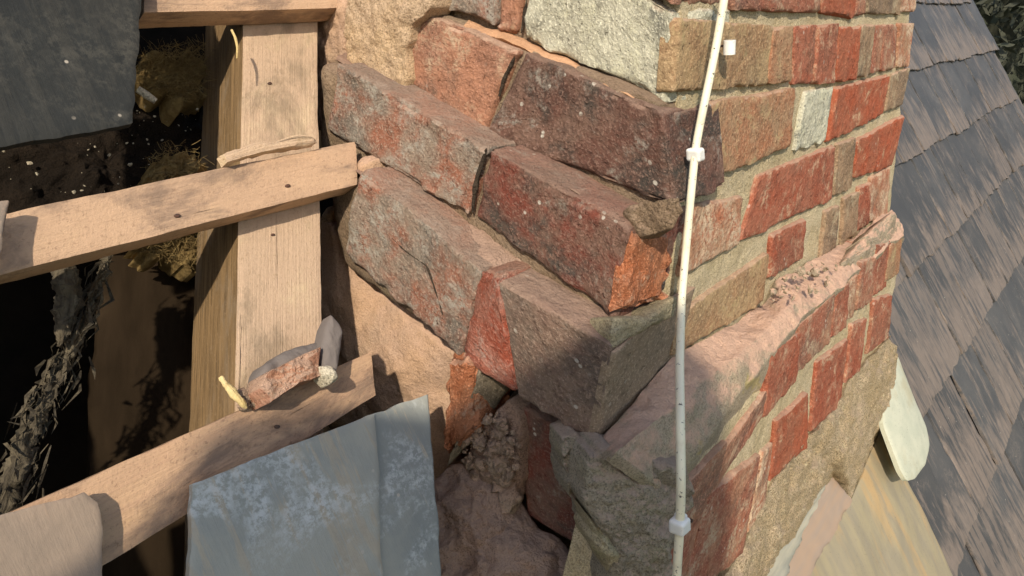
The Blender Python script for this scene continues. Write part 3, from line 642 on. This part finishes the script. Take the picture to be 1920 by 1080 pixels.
# projecting weathered ledge along the front, heavy with pink dust
up_line = trace(FP(0.0), [(1112, 846), (1176, 764), (1262, 668), (1350, 618), (1432, 574), (1456, 528), (1530, 486), (1600, 446), (1650, 404), (1674, 392)])
mid_line = trace(FP(FD * 0.75), [(1150, 860), (1215, 800), (1300, 735), (1385, 665), (1450, 605), (1492, 566), (1560, 520), (1620, 476), (1664, 436), (1686, 424)])
low_line = trace(FP(FD + 0.002), [(1235, 918), (1280, 874), (1340, 808), (1402, 726), (1456, 652), (1498, 602), (1566, 546), (1624, 502), (1662, 466), (1690, 446)])
low2 = trace(FP(FD - 0.007), [(1230, 942), (1284, 902), (1350, 838), (1414, 754), (1466, 676), (1508, 620), (1576, 562), (1632, 516), (1666, 478), (1692, 456)])
add(loft('weathering', [up_line, mid_line, low_line, low2], MO['pink'], None, n=260, m=14, inward=(0, 0.5, -0.86), thick=0.010, amp=0.0032, nscale=80, warp=0.004, bow=0.003, octv=5))
lump('mortar_lump', FP(0.028), [(1578, 494), (1610, 455), (1645, 420), (1674, 398), (1692, 428), (1684, 464), (1654, 470), (1644, 500), (1600, 530), (1580, 524)], unit([0, -0.7, 0.7]), MO['pink'], bulge=0.010, amp=0.007, nscale=60, n=140, rings=22)
# crumbled bits along it
rs = np.random.RandomState(5); sp = []
for px, py, d in ((1456, 556, .02), (1470, 545, .02), (1482, 528, .018), (1498, 522, .02), (1510, 512, .02), (1525, 505, .02), (1545, 497, .02), (1560, 505, .03), (1490, 548, .03), (1520, 540, .033), (1545, 528, .03)):
    for _ in range(4): sp.append((FP(d + 0.004)(px + rs.uniform(-11, 11), py + rs.uniform(-9, 9)), 0.0008 + 0.004 * rs.rand() ** 2))
o = rubble('mortar_crumbs', sp, MO['pink'], None, 3); o['kind'] = 'stuff'; add(o)

# sandy fillet at the base of the front face, running out on the flashing
f_up = trace(FP(FD + 0.001), [(1668, 630), (1640, 662), (1600, 705), (1572, 756), (1520, 815), (1455, 892), (1430, 958), (1392, 1030), (1340, 1110), (1290, 1200)])
f_mid = trace(FP(FD + 0.030), [(1664, 690), (1645, 742), (1610, 800), (1575, 850), (1540, 880), (1490, 930), (1460, 990), (1425, 1050), (1390, 1120), (1350, 1200)])
f_low = trace(RPR(0.040), [(1668, 720), (1655, 795), (1628, 850), (1608, 905), (1592, 940), (1556, 905), (1520, 960), (1475, 1030), (1435, 1110), (1400, 1200)])
add(loft('mortar_fillet', [f_up, f_low], MO['sand'], None, n=220, m=36, inward=(0, 0.85, -0.5), thick=0.03, amp=0.009, nscale=50, warp=0.005, bow=0.012, octv=5))

# courses above the picture (they shade the roof beside the stack)
z = 0.158; k = 0
while z < 0.98:
    h = 0.066
    x = 0.004 if k % 2 == 0 else -0.0
    for i in range(4):
        w = 0.215 if not (k % 2 and i == 0) else 0.102
        x1 = min(x + w, 0.69)
        if x1 - x > 0.03:
            b = qbox('brick', [(x, -0.001, z + h), (x1, -0.001, z + h), (x1, -0.001, z), (x, -0.001, z)], IN_F, 0.05, B[rng.choice(['red', 'dull', 'brown', 'clay', 'bright'])], None, cell=0.02, r=0.004, amp=0.0012); add(b)
        x = x1 + 0.01
    y = 0.055
    for i in range(2):
        y1 = y + (0.20 if (k + i) % 2 else 0.16)
        b = qbox('brick', [(-0.001, y1, z + h), (-0.001, y, z + h), (-0.001, y, z), (-0.001, y1, z)], IN_L, 0.05, B[rng.choice(['purple', 'maroon', 'pinkgrey', 'salmon'])], None, cell=0.02, r=0.004, amp=0.0012); add(b)
        y = y1 + 0.01
    z += 0.076; k += 1

# ================================================================== flashing on the right
o = star('lead_apron', trace(RPR(0.034), [(1655, 800), (1690, 872), (1782, 1062), (1830, 1170), (1400, 1170), (1500, 1060), (1598, 935)]), RN, MT['lead'], None, bulge=0.004, thick=0.004, amp=0.004, nscale=10, rings=34, n=160, soft=0)
tag(o, 'smooth yellowish grey lead apron at the foot of the chimney front', 'flashing')
o = star('pale_flap', trace(RPR(0.075), [(1664, 642), (1682, 664), (1712, 738), (1738, 800), (1745, 835), (1737, 870), (1718, 897), (1702, 902), (1690, 884), (1657, 796), (1654, 730)]), RN, MT['soaker'], None, bulge=0.005, thick=0.008, amp=0.002, nscale=14, rings=24, n=140, soft=2)
tag(o, 'pale greenish white flap with a rounded end beside the chimney fillet', 'flashing')
o = qbox('lead_strip', trace(RPR(0.062), [(1560, 886), (1600, 938), (1478, 1160), (1400, 1160)]), -RN, 0.012, MT['pinklead'], None, r=0.003, amp=0.0015, cell=0.006, warp=0.002, back=True)
tag(o, 'pinkish lead strip wedged between the sandy fillet and the apron', 'flashing')
o = qbox('lead_strip', trace(RPR(0.066), [(1526, 928), (1552, 905), (1452, 1140), (1390, 1140)]), -RN, 0.012, MT['greylead'], None, r=0.003, amp=0.003, cell=0.006, warp=0.004, back=True)
tag(o, 'narrow grey mortar smeared lead strip left of the pinkish strip', 'flashing')

# ================================================================== timbers of the opened roof
def beam(name, px, off, depth, mat, label, cat, group=None, **k):
    a = dict(r=0.0015, amp=0.0005, cell=0.004, warp=0.0006, nscale=50, back=True, edge=1.0, wscale=9); a.update(k)
    return tag(qbox(name, trace(RPL(off), px), -RN, depth, mat, None, **a), label, cat, group)
beam('rafter', [(460, -160), (592, -160), (613, 1200), (430, 1200)], -0.026, 0.10, W['rafter'], 'upright pale rafter with brown side, beside the chimney', 'rafter', None, along=1)
beam('batten', [(268, -62), (672, -66), (670, 14), (268, 24)], 0.0, 0.024, W['batten'], 'topmost roof batten, cut off at the upper edge of the photo', 'batten', 'roof battens')
beam('batten', [(-90, 420), (667, 263), (671, 346), (-90, 540)], 0.0, 0.024, W['batten'], 'peach coloured roof batten crossing the rafter at mid height', 'batten', 'roof battens')
beam('batten', [(-90, 1006), (698, 657), (707, 742), (-90, 1236)], 0.0, 0.024, W['batten_dark'], 'stained lowest roof batten carrying the two lower slates', 'batten', 'roof battens')
def nail_on(parent, px, py, off, r=5):
    o = star('nail', trace(RPL(off), [(px + r * 1.3 * math.cos(k), py + r * 0.8 * math.sin(k)) for k in (0, 1.05, 2.1, 3.14, 4.2, 5.24)]), RN, MT['nail'], None, bulge=0.0006, thick=0.006, n=24, rings=4); o.parent = parent
    return o
tim = [o for o in COL.objects if o.name.startswith(('batten', 'rafter'))]
bat = sorted([o for o in tim if o.name.startswith('batten')], key=lambda o: o.name); raf = [o for o in tim if o.name.startswith('rafter')][0]
nail_on(bat[1], 333, 404, 0.0008, 6); nail_on(bat[1], 540, 348, 0.0008, 5); nail_on(bat[2], 520, 800, 0.0008, 6); nail_on(raf, 506, 156, -0.0252, 4); nail_on(raf, 512, 440, -0.0252, 4)
beam('wood_strip', [(419, 287), (598, 252), (603, 270), (428, 306)], 0.010, 0.012, W['pale'], 'thin split wood strip lying on the middle batten', 'wood offcut', amp=0.002, warp=0.003)

# ================================================================== slates on the opened roof
def slab(name, px, off, mat, label, cat='slate', group='slates left on the opened roof', **k):
    a = dict(thick=0.007, amp=0.0012, nscale=30, rings=26, n=260, jitter=0.0010, rim=0.0008, soft=0); a.update(k)
    return tag(star(name, trace(RPL(off), px), RN, mat, None, **a), label, cat, group)
slab('slate', [(-140, -120), (272, -120), (266, 0), (250, 232), (120, 254), (-140, 296)], 0.016, S['dark'], 'large dark grey slate hanging in the top left corner')
sl = slab('slate', [(360, 906), (580, 822), (702, 776), (712, 900), (722, 1170), (350, 1170), (356, 1040)], 0.018, S['blue'], 'blue grey slate with pale bloom, hung on the lowest batten')
slab('slate', [(690, 781), (803, 739), (812, 850), (826, 1030), (832, 1170), (700, 1170), (694, 960)], 0.0135, S['blue'], 'narrow blue grey slate piece between the bloomed slate and the chimney foot')
slab('slate', [(-140, 1010), (60, 950), (158, 922), (182, 944), (192, 990), (192, 1170), (-140, 1170)], 0.016, S['dusty'], 'dust covered slate with a rounded corner at bottom left')
slab('slate', [(-60, 380), (19, 374), (10, 420), (-2, 486), (-60, 560)], 0.020, S['dusty'], 'sliver of slate at the left edge over the middle batten', n=80, rings=8)
hole = star('nail_head', trace(RPL(0.0165), [(548, 832), (566, 828), (576, 842), (572, 858), (556, 860), (546, 846)]), RN, MT['nail'], None, bulge=0.0006, thick=0.004, n=40, rings=6); hole.parent = sl

# ================================================================== debris resting on the battens
o = star('brick_fragment', trace(RPL(0.030), [(492, 726), (500, 700), (548, 672), (602, 650), (604, 704), (560, 722), (508, 754)]), RN, B['salmon'], None, bulge=0.0, thick=0.03, amp=0.004, nscale=90, n=150, rings=18, jitter=0.0015, soft=0)
tag(o, 'broken salmon brick fragment resting on the lowest batten', 'brick fragment')
o = star('shadow_arc', trace(RPL(0.014), [(484, 722), (498, 684), (530, 660), (580, 644), (640, 634), (640, 660), (600, 668), (548, 690), (505, 720)]), RN, S['chip'], None, bulge=0.004, thick=0.02, amp=0.004, nscale=60, n=110, rings=14, jitter=0.002)  # dark arc of shadow modelled as a solid slab behind the fragment
tag(o, 'curved dark slab imitating the shadow gap above the salmon brick fragment', 'mortar')
o = star('slate_chip', trace(RPL(0.024), [(610, 612), (622, 588), (636, 604), (642, 622), (638, 660), (630, 700), (604, 692), (602, 650)]), RN, S['chip'], None, bulge=0.004, thick=0.014, amp=0.002, n=90, rings=12, soft=1)
tag(o, 'upright dark chip standing beside the rafter foot', 'slate chip')
o = star('mortar_crumb', trace(RPL(0.030), [(598, 686), (616, 684), (630, 700), (632, 714), (618, 722), (602, 708)]), RN, MT['white'], None, bulge=0.008, thick=0.012, amp=0.003, n=60, rings=10)
tag(o, 'small white mortar crumb on the lowest batten', 'mortar')
o = tube('wood_splinter', trace(RPL(0.012), [(413, 706), (428, 726), (444, 744), (462, 766)]), [0.001, 0.003, 0.0035, 0.001], W['straw'], None, amp=0.002, nscale=200, n=30)
tag(o, 'yellow wood splinter sticking up behind the lowest batten', 'splinter')
o = tube('straw', trace(RPL(0.004), [(434, 56), (441, 70), (445, 88), (444, 110)]), [0.0011, 0.0013, 0.001, 0.0005], W['straw'], None, n=24, sides=8)
tag(o, 'pale curved straw hanging below the topmost batten', 'straw')
o = tube('straw', trace(RPL(-0.05), [(258, 167), (274, 178), (292, 190)]), [0.003, 0.0034, 0.0026], MT['white'], None, n=20, sides=8)
tag(o, 'short whitish stick beside the dark top left slate', 'stick')
rs = np.random.RandomState(9); sp = []
for _ in range(60):
    px = rs.uniform(452, 505); py = 770 - (px - 452) * 0.5 + rs.uniform(-36, 2) ; sp.append((RPL(0.004)(px, py), rs.uniform(0.0015, 0.004)))
o = rubble('mortar_grit', sp, MO['rubble'], None, 4); tag(o, 'crumbled mortar grit piled behind the lowest batten', 'grit', kind='stuff')
sp = []
lump('mortar_lump', LP(0.076), [(862, 870), (905, 800), (950, 745), (975, 790), (975, 900), (960, 950), (900, 930)], NL, MO['foot'], bulge=0.006, amp=0.007, nscale=80, n=110, rings=20)
for _ in range(260):
    px = rs.uniform(868, 975); py = 745 + (px - 868) * 0.05 + rs.uniform(20, 175)
    if abs((px - 920) / 60) + abs((py - 850) / 100) < 1.1: sp.append((LP(0.085)(px, py), 0.0008 + 0.006 * rs.rand() ** 3))
o = rubble('foot_rubble', sp, MO['rubble'], None, 6); tag(o, 'crumbled mortar rubble at the foot of the chimney cheek', 'rubble', kind='stuff')
sp = []
for px, py, r in ((948, 905, .012), (960, 930, .013), (968, 945, .010), (945, 890, .008), (912, 900, .010), (895, 868, .009), (925, 862, .008)):
    sp.append((hit(px, py, FPn(px, py) + foot * 0.012, foot), r))
names = ['lower mortar stone in the dusty crack right of the pink brick', 'pale mortar stone in the middle of the dusty crack', 'lowest pale mortar stone in the dusty crack', 'small mortar stone at the top of the dusty crack', 'mortar stone on the dusty slope left of the crack', 'mortar stone just below the olive broken brick', 'mortar stone under the rubble at the cheek foot']
for (c, r), lab in zip(sp, names):
    v, f = rock_verts(c, r, rs); o = make_obj('mortar_stone', v, f, MO['rubble'], None, v.copy())
    tag(o, lab, 'stone', 'loose mortar stones')

# ================================================================== inside the roof void
deep = lambda d: RPL(-d)
o = tube('rotten_timber', trace(deep(0.10), [(205, 470), (172, 560), (140, 640), (100, 720), (60, 800), (20, 900), (-10, 1000)]), [0.0025, 0.003, 0.003, 0.004, 0.006, 0.008, 0.009], W['rotten'], None, sides=20, n=160, amp=0.006, nscale=160, flat=0.6)
fr = np.random.RandomState(14); path = np.array([(205, 470), (172, 560), (140, 640), (100, 720), (60, 800), (20, 900), (-10, 1000)], float); FV = []; FF = []
for _ in range(300):
    t = fr.uniform(0, 5.6); i = int(t); q0 = path[i] + (path[i + 1] - path[i]) * (t - i); wd = 6 + 4 * t; q0 = q0 + fr.normal(size=2) * wd * np.array([1, 0.4]); dv = unit([-30, 85]) * fr.uniform(15, 70) + fr.normal(size=2) * 9; q1 = q0 + dv
    dd = 0.10 + fr.normal() * 0.010; A = RPL(-dd)(*q0); Bp = RPL(-dd + fr.normal() * 0.008)(*q1); w = unit(np.cross(Bp - A, fr.normal(size=3))) * fr.uniform(0.0004, 0.0022); mid = (A + Bp) / 2 + fr.normal(size=3) * 0.003; b0 = len(FV)
    FV.extend([A - w * 0.4, A + w * 0.4, mid - w, mid + w, Bp - w * 0.1, Bp + w * 0.1]); FF.extend([(b0, b0 + 1, b0 + 3, b0 + 2), (b0 + 2, b0 + 3, b0 + 5, b0 + 4)])
fl = make_obj('flakes', FV, FF, W['rotten'], o, np.array(FV), smooth=False); fl['kind'] = 'stuff'
tag(o, 'rotten flaking diagonal timber in the dark roof void', 'timber')
o = tube('rotten_timber', trace(deep(0.09), [(120, 480), (130, 540), (122, 610), (110, 650)]), [0.006, 0.010, 0.008, 0.003], W['rotten'], None, sides=16, n=60, amp=0.009, nscale=110)
tag(o, 'short rotten splintered stub under the middle batten', 'timber')
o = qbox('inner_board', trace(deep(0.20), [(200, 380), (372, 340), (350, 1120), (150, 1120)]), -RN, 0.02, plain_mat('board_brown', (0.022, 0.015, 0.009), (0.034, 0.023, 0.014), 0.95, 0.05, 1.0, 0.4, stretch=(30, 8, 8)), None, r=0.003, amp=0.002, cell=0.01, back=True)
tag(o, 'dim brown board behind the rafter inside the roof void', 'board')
def wool(name, plane, poly, n, length, label, seed):
    rs = np.random.RandomState(seed); P = np.array(poly, float); x0, y0 = P.min(0); x1, y1 = P.max(0); V = []; F = []
    base = star(name, trace(plane, poly), RN, MT['glasswool'], None, bulge=0.004, thick=0.03, amp=0.018, nscale=130, n=140, rings=34, jitter=0.012, octv=5)
    cnt = 0
    while cnt < n:
        x, y = rs.uniform(x0, x1), rs.uniform(y0, y1); ins = False; j = len(P) - 1
        for i in range(len(P)):
            if (P[i, 1] > y) != (P[j, 1] > y) and x < (P[j, 0] - P[i, 0]) * (y - P[i, 1]) / (P[j, 1] - P[i, 1]) + P[i, 0]: ins = not ins
            j = i
        if not ins: continue
        cnt += 1; p = plane(x, y) + RN * rs.uniform(0.0, 0.028); d = unit(rs.normal(size=3) + RX * rs.normal() * 1.2 - RN * (RN @ np.ones(3)) * 0); L = length * rs.uniform(0.5, 1.3); w = unit(np.cross(d, rs.normal(size=3))) * 0.00016
        bend = rs.normal(size=3) * 0.25
        for k in range(4):
            t = k / 3; q = p + d * L * t + bend * L * t * t; V.extend([q - w, q + w])
            if k: b = len(V) - 4; F.append((b, b + 1, b + 3, b + 2))
    V = np.array(V); fib = make_obj('fibres', V, F, MT['glasswool'], base, V.copy(), smooth=False); fib['kind'] = 'stuff'
    return tag(base, label, 'insulation')
wool('glass_wool', deep(0.12), [(256, 120), (300, 108), (372, 104), (376, 190), (320, 200), (262, 172)], 1600, 0.012, 'yellow glass wool tuft in the gap below the topmost batten', 2)
wool('glass_wool', deep(0.14), [(225, 462), (290, 440), (370, 420), (372, 505), (330, 500), (262, 480)], 900, 0.009, 'ochre glass wool tuft just below the middle batten', 3)
wool('glass_wool', deep(0.07), [(270, 312), (300, 285), (345, 300), (368, 325), (330, 345), (280, 345)], 400, 0.007, 'brownish insulation clump on top of the middle batten', 4)
rs = np.random.RandomState(21); sp = []
for _ in range(260):
    px, py = rs.uniform(0, 372), rs.uniform(200, 372)
    if rs.rand() < 0.25 + 0.75 * px / 372: sp.append((deep(rs.uniform(0.10, 0.2))(px, py), 0.0003 + 0.0016 * rs.rand() ** 3))
o = rubble('plaster_specks', sp, MT['white'], None, 8); tag(o, 'scattered pale plaster specks in the dark roof void', 'specks', kind='stuff')
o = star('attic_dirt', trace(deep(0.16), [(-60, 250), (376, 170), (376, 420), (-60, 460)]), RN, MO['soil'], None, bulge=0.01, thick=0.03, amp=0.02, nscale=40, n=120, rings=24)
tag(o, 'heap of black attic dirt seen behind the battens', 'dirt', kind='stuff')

# ================================================================== cable and clips
cpx = [(1366, -60, .020), (1357.5, 0, .020), (1344, 80, .019), (1330, 150, .019), (1319, 200, .019), (1304, 278, .018), (1295, 370, .020), (1286, 470, .022), (1278, 560, .026), (1274.5, 680, .05), (1275.5, 791, .075), (1277, 900, .085), (1275, 985, .085), (1271, 1040, .085), (1265, 1150, .085)]
o = tube('cable', [FP(d)(x, y) for x, y, d in cpx], 0.0030, MT['cable'], None, sides=18, n=160, sm=6)
tag(o, 'white coaxial cable running down the chimney corner', 'cable')
def clip(px, py, d, w, h, label, tilt=0.0, nail=True):
    c = FP(d)(px, py); r = empty('cable_clip', tuple(c)); tag(r, label, 'cable clip', 'white cable clips')
    ux = unit(np.array([1.0, 0, tilt])); uz = unit(np.array([-tilt - 0.12, 0, 1.0])); out = np.array([0, -1.0, 0])
    def q(cx, cz, ww, hh, o): return [c + ux * (cx + sx * ww / 2) + uz * (cz + sz * hh / 2) + out * o for sx, sz in ((-1, 1), (1, 1), (1, -1), (-1, -1))]
    b = qbox('clip_body', q(0, 0, w, h, 0.0052), (0, 1, 0), 0.011, MT['clip'], None, r=0.0022, amp=0.0002, cell=0.001, warp=0.0003, back=True); child(b, r)
    if nail:
        p0 = c + ux * (w * 0.62) + uz * 0.0012; b = tube('nail', [p0 + out * 0.005, p0 - out * 0.006], 0.0012, MT['nail'], None, n=8, sides=10); child(b, r)
        b = qbox('nail_lug', q(w * 0.58, 0.0005, w * 0.42, h * 0.7, 0.001), (0, 1, 0), 0.008, MT['clip'], None, r=0.0015, amp=0.0001, cell=0.0012, warp=0.0, back=True); child(b, r)
    return r
clip(1305, 289, .018, 0.0105, 0.0100, 'white clip holding the cable to the upper chimney corner', 0.05)
clip(1275, 985, .085, 0.0120, 0.0110, 'white clip on the cable near the bottom of the photo', 0.0)
r = empty('cable_clip', tuple(FP(0.006)(1358, 89))); tag(r, 'empty white clip nailed to the tan brick right of the cable', 'cable clip', 'white cable clips')
c = FP(0.010)(1358, 89)
b = tube('clip_body', [c + np.array([0, -0.004, 0.0052]), c + np.array([0.0006, -0.004, -0.0052])], 0.0046, MT['clip'], None, n=10, sides=20, sm=0); child(b, r)
b = tube('nail', [c + np.array([0.003, 0.004, 0.001]), c + np.array([0.010, 0.001, 0.0005]), c + np.array([0.016, 0.006, -0.001])], [0.0009, 0.0009, 0.0016], MT['nail'], None, n=14, sides=10); child(b, r)

# ================================================================== beyond the roof edge
rs = np.random.RandomState(33); V = []; F = []
for _ in range(40000):
    p = np.array([rs.uniform(9, 13), rs.uniform(-4, 16), 0.0]); top = 1.6 + 0.9 * vnoise(np.array([[p[0] * 0.8, p[1] * 0.8, 3.1]]))[0]; p[2] = -6 + (top + 6) * rs.rand() ** 0.5
    d = unit(rs.normal(size=3)) * rs.uniform(0.05, 0.12); w = unit(np.cross(d, rs.normal(size=3))) * rs.uniform(0.02, 0.045); b = len(V)
    V.extend([p - d, p + w, p + d, p - w]); F.append((b, b + 1, b + 2, b + 3))
V = np.array(V); o = empty('hedge', (11, 6, -6)); child(make_obj('foliage', V, F, MT['leaf'], None, V.copy(), smooth=False), o)
child(qbox('inner_mass', [(12.2, -4.5, 1.7), (12.2, 17, 1.7), (12.2, 17, -6), (12.2, -4.5, -6)], (1, 0, 0), 2.0, MT['leaf'], None, r=0.4, amp=0.5, cell=0.3, nscale=0.8, warp=0.2, wscale=0.5), o)
tag(o, 'dark green hedge beyond the roof edge at top right', 'hedge')

# added sack and board, unseen, to shade the foot of the stack
hn = unit([SUN[0], SUN[1], 0]); hu = np.array([hn[1], -hn[0], 0]); hu = hu if hu @ M[:, 0] > 0 else -hu
O = CAM + SUN * 0.45
def uv(u, v): return O + hu * u + np.array([0, 0, v])
o = qbox('shade_blocker', [uv(-0.25, 0.14), uv(0.14, 0.175), uv(0.235, -0.5), uv(-0.42, -0.5)], hn, 0.28, plain_mat('blocker_woven', (0.16, 0.17, 0.18), (0.22, 0.22, 0.22), 0.8, 0.2, 60, 0.3), None, r=0.085, amp=0.012, cell=0.02, nscale=9, warp=0.02, wscale=4, back=True)
tag(o, 'added grey shade sack standing on the scaffold behind the camera', 'blocker')
o = qbox('blocker_board', [uv(-0.9, -0.50) - hn * 0.02, uv(0.7, -0.50) - hn * 0.02, uv(0.7, -0.50) + hn * 0.34, uv(-0.9, -0.50) + hn * 0.34][::-1], (0, 0, -1), 0.038, W['pale'], None, r=0.004, amp=0.0006, cell=0.03, warp=0.001, back=True)
tag(o, 'added board under the shade sack behind the camera', 'board')
